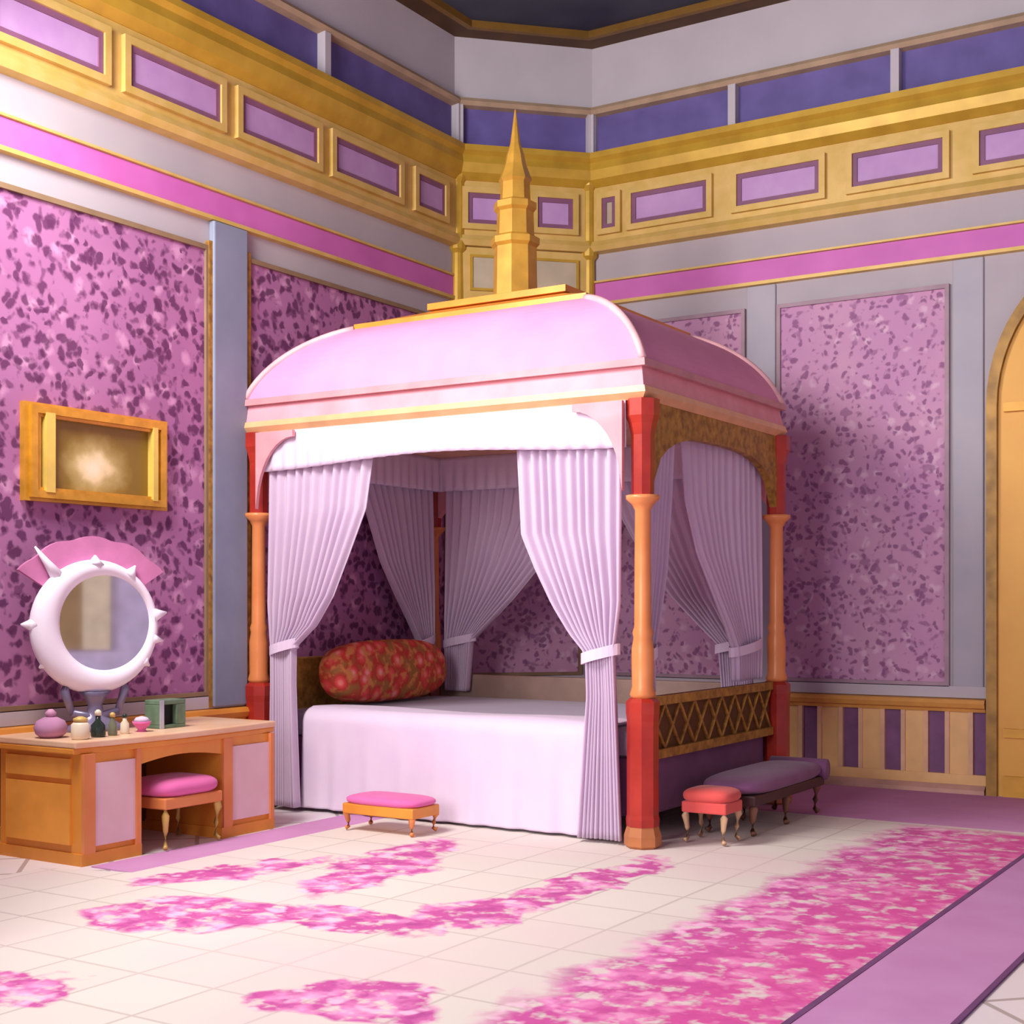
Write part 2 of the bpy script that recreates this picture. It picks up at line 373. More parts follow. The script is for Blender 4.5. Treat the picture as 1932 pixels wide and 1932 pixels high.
# ------------------------------------------------------------------ rug
def rug_mat():
    t = NT('floral_rug'); v = t.coord(loc=(2.83, -4.5, 0))
    nz = t.noise(v, 3.2, 3, .6); fine = t.noise(v, 9, 3, .6)
    dv = t.n('ShaderNodeVectorMath', operation='MULTIPLY_ADD')
    t.l(nz.outputs['Color'], dv.inputs[0]); dv.inputs[1].default_value = (.46, .46, 0); t.l(v, dv.inputs[2])
    d2 = t.n('ShaderNodeVectorMath', operation='ADD'); t.l(dv.outputs[0], d2.inputs[0]); d2.inputs[1].default_value = (-.23, -.23, 0)
    P = d2.outputs[0]
    sep = t.n('ShaderNodeSeparateXYZ'); t.l(P, sep.inputs[0]); sx, sy = sep.outputs[0], sep.outputs[1]
    raw = t.n('ShaderNodeSeparateXYZ'); t.l(v, raw.inputs[0])
    # ground: cream diamonds
    rv = t.coord()
    br = t.n('ShaderNodeTexBrick', offset=0); t.l(rv, br.inputs['Vector'])
    br.inputs['Scale'].default_value = 1; br.inputs['Brick Width'].default_value = .36; br.inputs['Row Height'].default_value = .36
    br.inputs['Mortar Size'].default_value = .012; br.inputs['Mortar Smooth'].default_value = .9
    br.inputs['Color1'].default_value = lin('#e0d6cc'); br.inputs['Color2'].default_value = lin('#dbd0c6'); br.inputs['Mortar'].default_value = lin('#c6bab0')
    ground = br.outputs[0]
    blush = t.ramp(t.noise(v, 1.1, 2).outputs[0], [(.45, (0, 0, 0, 1)), (.7, (1, 1, 1, 1))])
    ground = t.mix(t.math('MULTIPLY', blush, .5), ground, '#e2c6ca')
    # flower beds: ellipses (x, y, rx, ry, rotation)
    mask = None
    def ell(cx, cy, rx, ry, rot=0.):
        c, s = math.cos(rot), math.sin(rot)
        dx = t.math('SUBTRACT', sx, cx); dy = t.math('SUBTRACT', sy, cy)
        a = t.math('ADD', t.math('MULTIPLY', dx, c/rx), t.math('MULTIPLY', dy, s/rx))
        b = t.math('ADD', t.math('MULTIPLY', dx, -s/ry), t.math('MULTIPLY', dy, c/ry))
        r = t.math('SQRT', t.math('ADD', t.math('MULTIPLY', a, a), t.math('MULTIPLY', b, b)))
        return t.math('MULTIPLY', t.math('SUBTRACT', 1.15, r), 5.5, clamp=True)
    for e in BEDS:
        k = ell(*e); mask = k if mask is None else t.math('MAXIMUM', mask, k)
    # the broad border bed along the right side
    edge = t.math('MULTIPLY', t.math('SUBTRACT', sx, 3.70), 7, clamp=True)
    lim = t.math('MULTIPLY', t.math('SUBTRACT', -1.55, raw.outputs[1]), 6, clamp=True)
    mask = t.math('MAXIMUM', mask, t.math('MULTIPLY', edge, lim))
    # petals
    pv = t.voro(P, 6.5); pet = t.ramp(pv.outputs['Distance'], [(.08, '#f2acd4'), (.34, '#e288bc'), (.6, '#c85c9e')])
    pet = t.mix(t.math('MULTIPLY', t.ramp(fine.outputs[0], [(.55, (0, 0, 0, 1)), (.68, (1, 1, 1, 1))]), .8), pet, '#b04e90')
    pet = t.mix(t.math('MULTIPLY', t.ramp(t.noise(v, 8, 2).outputs[0], [(.56, (0, 0, 0, 1)), (.66, (1, 1, 1, 1))]), .85), pet, '#f4c4de')
    deep = t.math('MULTIPLY', t.math('SUBTRACT', raw.outputs[0], 3.75), 1.6, clamp=True)
    pet = t.mix(t.math('MULTIPLY', deep, .62), pet, '#e0569c')
    m2 = t.math('MULTIPLY', mask, t.ramp(fine.outputs[0], [(.36, (.15, .15, .15, 1)), (.48, (1, 1, 1, 1))]))
    col = t.mix(m2, ground, pet)
    t.color(col); t.set(Roughness=.9, Specular_IOR_Level=.1); return t.m
BEDS = [(1.97, -4.2, .22, .75, .22), (1.9, -5.55, .38, .30, .0), (1.45, -4.75, .16, .55, -.35), (2.45, -5.3, .55, .17, .15), (2.93, -4.95, .22, .42, -.1),
        (3.03, -4.1, .14, .7, -.06), (2.2, -6.72, .28, .2, 0), (3.3, -6.15, .3, .2, .3)]
RX0, RX1, RY0, RY1 = 1.06, 4.60, -8.2, -.12
bm = BM(); prism(bm, [(1.9, RY0), (RX1, RY0), (RX1, -1.55), (RX0, -1.55), (RX0, -5.05), (.6, -5.2), (.6, -5.55), (1.75, -6.75)], 'z', 0.0005, .006)
rug = thing('area_rug', 'large cream rug with pink flower beds under the canopy bed', 'rug', (2.83, -4.5, 0.0005))
obj('rug_field', bm, rug_mat(), rug)
lilac = plain('lilac_rug_border', '#cc94c0', .9, 0, .07, 2.5, c2='#c488b6', spec=.1)
bm = BM(); box(bm, RX1, 5.03, RY0, RY1, .0005, .006); box(bm, RX0, RX1, -1.55, RY1, .0005, .006); box(bm, .77, RX0, -5.05, -.45, .0005, .006)
obj('border', bm, lilac, rug)
bm = BM(); box(bm, RX1-.012, RX1+.012, RY0, -1.55, .006, .008); box(bm, 5.03, 5.05, RY0, RY1, .0005, .008)
obj('border_line', bm, plain('plum_rug_line', '#7a4a78', .9), rug)

# ------------------------------------------------------------------ canopy bed
X0, X1, Y0, Y1 = .09, 2.83, -3.117, -1.2
CX, CY = (X0+X1)/2, (Y0+Y1)/2
bed = thing('canopy_bed', 'tall four-poster canopy bed with pink domed roof and golden spire', 'bed', (CX, CY, .0065))
foot_m = plain('copper_foot', '#c47a4c', .45, .1)
def post(x, y):
    bm = BM(); lathe(bm, x, y, [(.088, .12), (.09, .16), (.085, .18), (.085, .68), (.09, .72), (.09, .78), (.07, .80)], 8, PI/8)
    p = obj('post', bm, red, bed)
    bm = BM(); lathe(bm, x, y, [(.085, .0065), (.1, .02), (.1, .07), (.085, .12)], 8, PI/8); obj('foot', bm, foot_m, p)
    bm = BM(); lathe(bm, x, y, [(.062, .80), (.07, .82), (.058, .86), (.06, .98), (.06, 1.06), (.05, 1.12), (.056, 1.15), (.046, 1.18), (.042, 1.80), (.058, 1.83), (.09, 1.86), (.09, 1.88)], 16); obj('shaft', bm, orange, p, True)
    bm = BM(); lathe(bm, x, y, [(.06, 1.88), (.062, 2.2), (.075, 2.26), (.09, 2.30), (.09, 2.39)], 8, PI/8); obj('capital', bm, red, p)
for x in (X0, X1):
    for y in (Y0, Y1): post(x, y)
# mattress, rails
bm = BM(); box(bm, X0+.06, X1-.06, Y0+.11, Y1-.06, .14, .46); obj('box_base', bm, mauve_cl, bed, bevel=.02)
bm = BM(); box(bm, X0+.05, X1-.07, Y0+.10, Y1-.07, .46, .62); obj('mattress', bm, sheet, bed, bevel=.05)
def lattice_rail(bm2, x, y0, y1, z0, z1, th=.05):
    box(bm2, x-th/2, x+th/2, y0, y1, z0, z0+.05); box(bm2, x-th/2, x+th/2, y0, y1, z1-.05, z1)
    n = 9; w = (y1-y0)/n
    for i in range(n):
        a, b = y0+i*w, y0+(i+1)*w
        for p, q in ((a, b), (b, a)):
            d = Vector((0, q-p, z1-z0-.1)); 
            tube(bm2, [(x, p, z0+.05), (x, q, z1-.05)], .012, 6)
bm = BM(); lattice_rail(bm, X1-.01, Y0+.09, Y1-.09, .46, .80); rl = obj('side_rail', bm, gold_d, bed)
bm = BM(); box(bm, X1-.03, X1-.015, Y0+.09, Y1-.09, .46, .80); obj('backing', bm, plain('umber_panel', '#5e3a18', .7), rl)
bm = BM(); box(bm, X0+.08, X1-.09, Y1-.03, Y1+.03, .3, .78); obj('back_rail', bm, plain('taupe_rail', '#a08478', .6), bed, bevel=.01)
bm = BM(); box(bm, X0-.03, X0+.03, Y0+.09, Y1-.09, .2, .95); obj('headboard', bm, gold_d, bed, bevel=.01)
# front and side fascias with arches
def arch_fascia(bm, along, fixed, a0, a1, z_top, z_spring, z_crown, th):
    """board with an arched underside; along 'x' or 'y'"""
    n = 20; pts = [(a0, z_top), (a0, z_spring)]
    for i in range(1, n): pts.append((a0+.02+(a1-a0-.04)*i/n, z_spring+(z_crown-z_spring)*math.sqrt(max(0, 1-abs(2*i/n-1)**3.2))))
    pts += [(a1, z_spring), (a1, z_top)]
    for j in range(len(pts)-2):   # strips, so that the concave outline stays clean
        p, q = pts[j+1], pts[j+2] if j+2 < len(pts) else pts[-1]
        if abs(p[0]-q[0]) < 1e-6: continue
        poly = [(p[0], z_top), p, q, (q[0], z_top)]
        prism(bm, poly, 'y' if along == 'x' else 'x', fixed-th/2, fixed+th/2)
    bmesh.ops.remove_doubles(bm, verts=bm.verts, dist=1e-4)
bm = BM(); arch_fascia(bm, 'y', X1, Y0+.06, Y1-.05, 2.40, 1.92, 2.24, .05); obj('side_arch', bm, gold_d, bed)
bm = BM(); arch_fascia(bm, 'x', Y0, X0+.06, X1-.06, 2.40, 2.335, 2.34, .05); obj('front_arch', bm, pink_band, bed)
bm = BM(); arch_fascia(bm, 'x', Y1, X0+.06, X1-.06, 2.40, 1.95, 2.25, .05); obj('back_arch', bm, pink_band, bed)
bm = BM(); arch_fascia(bm, 'y', X0, Y0+.06, Y1-.05, 2.40, 1.95, 2.25, .05); obj('head_arch', bm, pink_band, bed)
# white front valance
def drape(bm, P, nu, nv, th=.006):
    """grid sheet with thickness from a function P(u,v)->(point, normal)"""
    F = [[bm.verts.new(P(i/nu, j/nv)) for i in range(nu+1)] for j in range(nv+1)]
    for j in range(nv):
        for i in range(nu): bm.faces.new((F[j][i], F[j][i+1], F[j+1][i+1], F[j+1][i]))
def solid(o, th=.008):
    m = o.modifiers.new('thickness', 'SOLIDIFY'); m.thickness = th; m.offset = 0; return o
bm = BM(); drape(bm, lambda u, v: (X0+.07+(X1-X0-.14)*u, Y0-.062-.01*math.sin(u*2*PI*26)*v, 2.385-(.225 + .025*math.cos(u*2*PI))*v), 320, 8)
solid(obj('valance', bm, white_cloth, bed, True, recalc=False))
for sx, x in ((1, X0), (-1, X1)):
    bm = BM(); prism(bm, [(x+sx*.07, 2.38), (x+sx*.07, 1.90)] + [(x+sx*(.075+.30*(1-math.cos(PI/2*i/10))), 1.90+.44*math.sin(PI/2*i/10)) for i in range(1, 11)] + [(x+sx*.375, 2.38)], 'y', Y0-.105, Y0-.08)
    obj('bracket', bm, plain('rose_bracket', '#e8a0a8', .5), bed)
for nm_, f_ in (('x', lambda u, v: (X0+.10+(X1-X0-.3)*u, Y1-.135-.01*math.sin(u*2*PI*26)*v, 2.385-.25*v)), ('y', lambda u, v: (X0+.16+.01*math.sin(u*2*PI*18)*v, Y0+.10+(Y1-Y0-.2)*u, 2.385-.25*v))):
    bm = BM(); drape(bm, f_, 260, 8); solid(obj('valance', bm, white_cloth, bed, True, recalc=False))
# roof: eave mouldings, convex pink dome, gold tier, cresting, spire
E = lambda d: (X0-.08+d, X1+.05-d, Y0-.08+d, Y1+.03-d)
def ring_tier(bm, d0, z0, d1, z1): frustum(bm, E(d0), z0, E(d1), z1)
bm = BM(); ring_tier(bm, .02, 2.385, -.01, 2.42); ring_tier(bm, -.01, 2.42, 0, 2.455); eave = obj('eave', bm, peach, bed)
bm = BM(); ring_tier(bm, .01, 2.455, .03, 2.56); obj('frieze_band', bm, pink_band, eave)
bm = BM(); ring_tier(bm, -.005, 2.56, 0, 2.60); obj('cornice', bm, plain('dusty_rose_cornice', '#d8969c', .55), eave)
bm = BM()
TX0, TX1, TY0, TY1 = .66, 2.34, -2.86, -1.46
E0 = E(.02); n = 14; prev = None
def roof_rect(k):
    a = PI/2*k/n; q = k/n; f = .6*(1-math.cos(a))+.4*q; g = .6*math.sin(a)+.4*q
    return (E0[0]+(TX0-E0[0])*f, E0[1]+(TX1-E0[1])*f, E0[2]+(TY0-E0[2])*f, E0[3]+(TY1-E0[3])*f), 2.60+(3.04-2.60)*g
for k in range(n):
    (ra, za), (rb, zb) = roof_rect(k), roof_rect(k+1); frustum(bm, ra, za, rb, zb, cap=(k == n-1))
bmesh.ops.remove_doubles(bm, verts=bm.verts, dist=1e-5)
obj('canopy_roof', bm, pink_roof, bed)
for ix in (0, 1):            # hip ribs on the four corners of the dome
    for iy in (2, 3):
        bm = BM(); tube(bm, [(roof_rect(k)[0][ix], roof_rect(k)[0][iy], roof_rect(k)[1]) for k in range(n+1)], .022, 8)
        obj('hip_rib', bm, rib_m, bed, True)
bm = BM(); frustum(bm, (TX0, TX1, TY0, TY1), 3.04, (TX0-.0, TX1, TY0, TY1), 3.07); frustum(bm, (TX0+.02, TX1-.02, TY0+.02, TY1-.02), 3.07, (1.04, 1.98, -2.5, -1.78), 3.18)
frustum(bm, (1.0, 2.02, -2.54, -1.74), 3.18, (1.0, 2.02, -2.54, -1.74), 3.22)
crown = obj('crown_tier', bm, plain('orange_gilt', '#e8983c', .4, .15, .12, 6, c2='#d88630'), bed)
SX, SY = 1.42, -2.15
bm = BM(); lathe(bm, SX, SY, [(.20, 3.22), (.20, 3.27), (.145, 3.29), (.14, 3.60), (.16, 3.62), (.16, 3.66), (.125, 3.68), (.12, 3.83), (.14, 3.85), (.14, 3.89), (.10, 3.91), (.095, 4.02), (.11, 4.04), (.072, 4.14), (.06, 4.20), (.034, 4.28), (.018, 4.40), (.004, 4.50)], 8, PI/8)
obj('spire', bm, gold, bed)

# ---- drapes (each hangs on the bed and can be taken down: a thing of its own)
def curtain(label, O, U, N, outer, inner, ztop=2.30, folds=11, amp=.026, mat=sheer, group='drapes of the canopy bed', zt=1.03, zb=.03):
    O, U, N = Vector(O), Vector(U), Vector(N)
    def interp(T, z):
        for (za, wa), (zb_, wb) in zip(T, T[1:]):
            if za >= z >= zb_:
                k = (za-z)/(za-zb_); return wa+(wb-wa)*k
        return T[-1][1] if z < T[-1][0] else T[0][1]
    at = O + U*outer[0][1]; at = Vector((at.x, at.y, 0))
    t = thing('bed_curtain', label, 'curtain', at, group)
    nv, nu = 60, folds*10
    ph = random.uniform(0, 2)
    def P(u, v):
        z = ztop + (zb-ztop)*v
        a, b = interp(outer, z), interp(inner, z)
        w = b-a; sq = min(1., .28/max(w, .05)+.35)
        s = u + .012*math.sin(u*17+ph)
        return O + U*(a+w*u) + N*(amp*sq*math.sin(2*PI*folds*s) + .012*math.sin(5*u+3*v)) + Vector((0, 0, z))
    bm = BM(); drape(bm, P, nu, nv); o = solid(obj('drape', bm, mat, t, True, recalc=False), .007)
    a, b = interp(outer, zt), interp(inner, zt)
    bm = BM(); c = O + U*((a+b)/2) + Vector((0, 0, zt)); n = 20; w = (b-a)/2+.02
    pts = [c + U*(w*math.cos(2*PI*i/n)) + N*(.055*math.sin(2*PI*i/n)) + Vector((0, 0, .03*math.cos(2*PI*i/n)*(1 if U.x+U.y > 0 else -1))) for i in range(n+1)]
    rings = []
    for p in pts[:-1]:
        rr = (p-c); rr.z = 0; rr.normalize()
        rings.append([bm.verts.new(p + rr*d + Vector((0, 0, h))) for d, h in ((0, -.03), (.008, -.03), (.008, .03), (0, .03))])
    for i in range(n):
        A, B = rings[i], rings[(i+1) % n]
        for k in range(4): bm.faces.new((A[k], A[(k+1) % 4], B[(k+1) % 4], B[k]))
    obj('tieback', bm, white_cloth, t)
    return t
yf = Y0+.0
curtain('bright lilac white curtain tied back at the front left post of the bed', (0, Y0-.01, 0), (1, 0, 0), (0, -1, 0),
        [(2.3, .205), (1.3, .205), (1.03, .23), (.8, .23), (0, .205)], [(2.3, 1.02), (1.88, .95), (1.6, .82), (1.35, .70), (1.17, .57), (1.03, .40), (.8, .40), (0, .44)])
curtain('bright lilac white curtain tied back at the front right post of the bed', (0, Y0-.01, 0), (-1, 0, 0), (0, -1, 0),
        [(2.3, -2.715), (1.3, -2.71), (1.03, -2.67), (.8, -2.68), (0, -2.71)], [(2.3, -2.02), (1.69, -2.06), (1.5, -2.15), (1.3, -2.26), (1.14, -2.38), (1.03, -2.49), (.8, -2.50), (0, -2.44)])
W = Y1-Y0
# head (left) face: near the front post and near the rear post
curtain('shaded lilac drape gathered beside the rear left bed post over the red cushion', (X0+.10, 0, 0), (0, -1, 0), (1, 0, 0),
        [(2.3, 1.37), (1.03, 1.37), (0, 1.37)], [(2.3, 2.30), (1.95, 2.12), (1.6, 1.96), (1.35, 1.78), (1.17, 1.64), (1.03, 1.54), (.6, 1.52), (0, 1.52)], zb=.66)
# back face: left one fills the middle of the view through the bed
curtain('long shaded lilac drape at the back of the bed beside the rear left post', (0, Y1-.078, 0), (1, 0, 0), (0, -1, 0),
        [(2.3, .27), (1.03, .27), (0, .27)], [(2.3, 1.45), (1.9, 1.32), (1.6, 1.10), (1.35, .86), (1.17, .66), (1.03, .50), (.6, .46), (0, .46)], zb=.66, folds=15)
curtain('shaded lilac drape at the back of the bed beside the rear right post', (0, Y1-.078, 0), (-1, 0, 0), (0, -1, 0),
        [(2.3, -2.70), (1.03, -2.70), (0, -2.70)], [(2.3, -1.55), (1.9, -1.72), (1.6, -1.9), (1.35, -2.1), (1.17, -2.3), (1.03, -2.46), (.6, -2.5), (0, -2.5)], zb=.66, folds=14)
# right face
curtain('narrow grey lilac curtain on the dark right side next to the front bed post', (X1-.075, 0, 0), (0, 1, 0), (1, 0, 0),
        [(2.3, -2.99), (1.03, -2.99), (0, -2.99)], [(2.3, -2.55), (1.9, -2.6), (1.5, -2.68), (1.2, -2.8), (1.03, -2.88), (.6, -2.88), (0, -2.88)], zb=.82, folds=7)
curtain('grey lilac curtain on the dark right side next to the rear bed post', (X1-.075, 0, 0), (0, -1, 0), (1, 0, 0),
        [(2.3, 1.325), (1.03, 1.33), (0, 1.33)], [(2.3, 2.45), (1.9, 2.4), (1.6, 2.25), (1.35, 2.02), (1.17, 1.85), (1.03, 1.74), (.6, 1.72), (0, 1.72)], zb=.82, folds=12)

# bedspread hanging to the floor on the front side
def spread(u, v):
    x = .40+2.20*u
    wob = .012*math.sin(u*2*PI*9)+.007*math.sin(u*2*PI*17+1)
    L = v*1.0      # a short flap on the mattress, a rounded edge, the fall to the floor
    if L < .22: y, z = Y0+.165+.22-L, .642+.006*math.sin(u*9+L*6)
    elif L < .37:
        a = (L-.22)/.15*PI/2; y, z = Y0+.165-.09*math.sin(a), .642-.09*(1-math.cos(a))
    else:
        k = (L-.37)/.63; y, z = Y0+.075-.018*k-wob*k*.8, .552-.530*k
    return (x, y, z)
bm = BM(); drape(bm, spread, 160, 60)
sp = solid(obj('bedspread', bm, white_cloth, None, True, loc=(1.45, Y0, .7), recalc=False), .012)
tag(sp, 'white bedspread falling from the mattress to the floor on the front side', 'bedspread')
# red floral cushion along the head of the bed
def cushion(bm, cx, cy, cz, lx, ly, lz, n=20, M=None):
    vs0 = len(bm.verts)
    F = {}
    def sg(a, p): return math.copysign(abs(a)**p, a)
    for j in range(n+1):
        ph = -PI/2+PI*j/n
        for i in range(2*n):
            th = PI*i/n
            F[j, i] = bm.verts.new((cx+lx*sg(math.cos(ph), .6)*sg(math.cos(th), .45), cy+ly*sg(math.cos(ph), .6)*sg(math.sin(th), .45), cz+lz*sg(math.sin(ph), .8)))
    for j in range(n):
        for i in range(2*n): bm.faces.new((F[j, i], F[j, (i+1) % (2*n)], F[j+1, (i+1) % (2*n)], F[j+1, i]))
    bmesh.ops.remove_doubles(bm, verts=bm.verts, dist=1e-5)
def floral_red():
    t = NT('red_floral_brocade'); v = t.coord()
    d = t.voro(v, 9); n = t.noise(v, 16, 3)
    c = t.ramp(d.outputs['Distance'], [(.1, '#f8a498'), (.3, '#e8504a'), (.52, '#c03428'), (.75, '#a06a30')])
    c = t.mix(t.ramp(n.outputs[0], [(.5, (0, 0, 0, 1)), (.62, (1, 1, 1, 1))]), c, '#d8864a')
    t.color(c); t.set(Roughness=.7); return t.m
bm = BM(); cushion(bm, 0, 0, 0, .13, .63, .21)
o = obj('cushion', bm, floral_red(), None, True); o.location = (.36, -2.14, .845); o.rotation_euler = (0, -.15, 0)
tag(o, 'wide red and gold floral cushion at the head of the canopy bed', 'cushion')

# ------------------------------------------------------------------ dressing table and what stands on it
desk = thing('dressing_table', 'orange gold dressing table with pale panels by the left wall', 'table', (.4, -4.36, 0))
DY0, DY1, DX = -5.08, -3.66, .74
bm = BM()
poly = [(.06, DY0-.02)] + [(DX-.03+.05*math.sin(PI*i/16)*1.0, DY0-.02+(DY1-DY0+.04)*i/16) for i in range(17)] + [(.06, DY1+.02)]
prism(bm, poly, 'z', .585, .62); tt = obj('tabletop', bm, top_cream, desk, bevel=.008)
bm = BM(); prism(bm, [(p[0]-.012 if p[0] > .1 else p[0], p[1]*.998-.01) for p in poly], 'z', .555, .585); obj('edge_moulding', bm, gold_o, desk, bevel=.006)
def pedestal(y0, y1, z1):
    bm = BM(); box(bm, .09, DX-.03, y0, y1, .06, z1); p = obj('pedestal', bm, gold_o, desk)
    bm = BM(); box(bm, .08, DX-.015, y0-.01, y1+.01, 0, .06); obj('plinth', bm, gold_o, p)
    bm = BM(); box(bm, DX-.03, DX-.02, y0+.07, y1-.03, .09, z1-.05); obj('front_panel', bm, white_lac, p)
    bm = BM(); box(bm, DX-.03, DX-.008, y0, y0+.07, .06, z1); obj('stile', bm, orange, p)
    bm = BM(); box(bm, DX-.03, DX-.008, y1-.03, y1, .06, z1); obj('stile', bm, orange, p)
    return p
p = pedestal(DY0+.02, -4.69, .555)
bm = BM(); box(bm, .15, .64, DY0+.005, DY0+.02, .1, .40); box(bm, .15, .64, DY0+.005, DY0+.02, .43, .53); obj('side_panel', bm, plain('amber_panel', '#f8a848', .4, 0, .1, 5), p)
p = pedestal(-4.09, DY1-.02, .555)
bm = BM(); prism(bm, [(-4.69, .555), (-4.69, .47)] + [(-4.69+.6*i/10, .47+.03*math.sin(PI*i/10)) for i in range(1, 10)] + [(-4.09, .47), (-4.09, .555)], 'x', DX-.05, DX-.02); obj('apron', bm, gold_o, desk)
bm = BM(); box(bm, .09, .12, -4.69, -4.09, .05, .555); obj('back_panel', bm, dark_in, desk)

# round vanity mirror
mir = thing('vanity_mirror', 'round white framed vanity mirror standing on the dressing table', 'mirror', (.30, -4.62, .62))
mir['_at'] = (0, 0, 0)
Rm = .31; zc = 1.18-.62
def torus(bm, R, r, cz, rx=1., n=48, m=12, x=0):
    g = [[bm.verts.new((x+rx*r*math.sin(2*PI*j/m), (R+r*math.cos(2*PI*j/m))*math.cos(2*PI*i/n), cz+(R+r*math.cos(2*PI*j/m))*math.sin(2*PI*i/n))) for j in range(m)] for i in range(n)]
    for i in range(n):
        for j in range(m): bm.faces.new((g[i][j], g[(i+1) % n][j], g[(i+1) % n][(j+1) % m], g[i][(j+1) % m]))
def mirror_rim(bm, n=56, m=14):
    g = []
    for i in range(n):
        a = 2*PI*i/n; c, q = math.cos(a), math.sin(a)
        o_, n_ = Vector((0, .36*c, zc+.36*q)), Vector((0, GY+.255*c, zc+GZ+.255*q))
        mid, half = (o_+n_)/2, (o_-n_)/2; hw = max(.03, half.length*.75)
        g.append([bm.verts.new(mid + half*math.cos(2*PI*j/m) + Vector((hw*math.sin(2*PI*j/m), 0, 0))) for j in range(m)])
    for i in range(n):
        for j in range(m): bm.faces.new((g[i][j], g[(i+1) % n][j], g[(i+1) % n][(j+1) % m], g[i][(j+1) % m]))
GY, GZ = .055, .02
bm = BM(); mirror_rim(bm); fm = obj('frame', bm, whitegl, mir, True)
for an, L, w in ((128, .20, .04), (55, .07, .045), (10, .09, .05), (-12, .07, .04), (178, .07, .045), (90, .05, .05), (215, .04, .035), (325, .05, .04)):
    a = math.radians(an); c, s = math.cos(a), math.sin(a); r0 = .335
    bm = BM(); tube(bm, [(0, -c*0+c*r0, zc+s*r0), (0, c*(r0+L*.5), zc+s*(r0+L*.5)), (0, c*(r0+L), zc+s*(r0+L))], [w, w*.5, .005], 8)
    obj('ray_finial', bm, whitegl, fm, True)
bm = BM()
g = [bm.verts.new((-.02, GY+.268*math.cos(2*PI*i/48), zc+GZ+.268*math.sin(2*PI*i/48))) for i in range(48)]; h = [bm.verts.new((.005, v.co.y, v.co.z)) for v in g]
bm.faces.new(g[::-1]); bm.faces.new(h)
for i in range(48): bm.faces.new((g[i], g[(i+1) % 48], h[(i+1) % 48], h[i]))
gm = NT('mirror_glass'); gm.color('#e8e4ee'); gm.set(Metallic=1., Roughness=.04); obj('glass', bm, gm.m, mir)
bm = BM(); lathe(bm, 0, 0, [(.17, 0), (.17, .02), (.11, .05), (.05, .08), (.04, .14), (.06, .18), (.09, .21)], 20, sx=.6); tube(bm, [(0, -.13, .10), (0, -.17, .22), (0, -.15, .30)], [.02, .025, .012], 8); tube(bm, [(0, .13, .10), (0, .17, .22), (0, .15, .30)], [.02, .025, .012], 8); tube(bm, [(0, -.13, .10), (0, 0, .07), (0, .13, .10)], .022, 8)
obj('stand', bm, steel, mir, True)
bm = BM(); arc = [math.radians(38+104*i/28) for i in range(29)]
prism(bm, [(.33*math.cos(a), zc+.33*math.sin(a)) for a in arc] + [((.50+.018*abs(math.sin(7*a)))*math.cos(a), zc+(.47+.018*abs(math.sin(7*a)))*math.sin(a)) for a in arc[::-1]], 'x', -.05, -.02)
obj('crest', bm, plain('rose_pink_crest', '#d884b4', .6), mir)
mir.rotation_euler = (0, 0, math.radians(-17))

# small things on the table
def pot(name, label, cat, x, y, prof, mat, lid=None, lidmat=None, n=16, group='toilet things on the dressing table', kid='lid'):
    t = thing(name, label, cat, (x, y, .6205), group)
    bm = BM(); lathe(bm, x, y, [(r, z+.6205) for r, z in prof], n); obj('body', bm, mat, t, True)
    if lid:
        bm = BM(); lathe(bm, x, y, [(r, z+.6205) for r, z in lid], n); obj(kid, bm, lidmat, t, True)
    return t
cream = plain('cream_ceramic', '#f2e4c8', .35); green = plain('dark_green_glass', '#2e3a34', .15, 0, .1, 6); smoke = plain('olive_glass', '#7e8068', .2)
pot('jar', 'cream jar on the dressing table below the round mirror, left of the bottles', 'jar', .62, -4.99+.0, [(.04, 0), (.046, .01), (.046, .075), (.03, .09)], cream, [(.036, .09), (.036, .105), (.01, .115)], gold_l)
pot('bottle', 'dark green bottle on the dressing table right beside the cream jar', 'bottle', .60, -4.86, [(.034, 0), (.038, .01), (.036, .06), (.014, .085), (.013, .11)], green, [(.017, .11), (.017, .13), (.006, .14)], cream, kid='stopper')
pot('bottle', 'pale olive bottle in the middle of the small bottles under the mirror', 'bottle', .60, -4.765, [(.022, 0), (.025, .01), (.022, .06), (.011, .08), (.011, .095)], smoke, [(.014, .095), (.014, .112), (.005, .12)], gold_l, kid='stopper')
pot('bottle', 'slim cream bottle at the right end of the small bottles under the mirror', 'bottle', .58, -4.665, [(.022, 0), (.024, .01), (.022, .055), (.011, .07), (.011, .085)], cream, [(.013, .085), (.013, .10), (.005, .105)], green, kid='stopper')
pot('powder_dish', 'small pink powder dish between the bottles and the green box', 'dish', .56, -4.53, [(.03, 0), (.02, .01), (.045, .04), (.05, .055)], pinkcloth, [(.046, .055), (.03, .075), (.004, .082)], white_cloth, kid='powder_puff')
pot('powder_puff', 'pale pink puff at the left end of the dressing table top', 'puff', .42, -5.01, [(.05, 0), (.075, .02), (.085, .05), (.07, .085), (.03, .105)], plain('dusty_pink_puff', '#c890b4', .9), [(.02, .105), (.03, .125), (.01, .145)], plain('rose_knob', '#dca0c0', .6), kid='knob')
jb = thing('jewel_box', 'green box with a dark opening on the right half of the dressing table', 'box', (.5, -4.28, .6205), 'toilet things on the dressing table')
bm = BM(); bx0, bx1, by0, by1, bz = .42, .54, -4.38, -4.19, .6205
box(bm, bx0, bx1, by0, by1, bz, bz+.02); box(bm, bx0, bx1, by0, by1, bz+.13, bz+.155); box(bm, bx0, bx1, by0, by0+.03, bz+.02, bz+.13); box(bm, bx0, bx1, by1-.07, by1, bz+.02, bz+.13); box(bm, bx0, bx0+.02, by0+.03, by1-.07, bz+.02, bz+.13)
obj('case', bm, plain('sage_green_case', '#6f8a70', .4, 0, .2, 14), jb, bevel=.004)
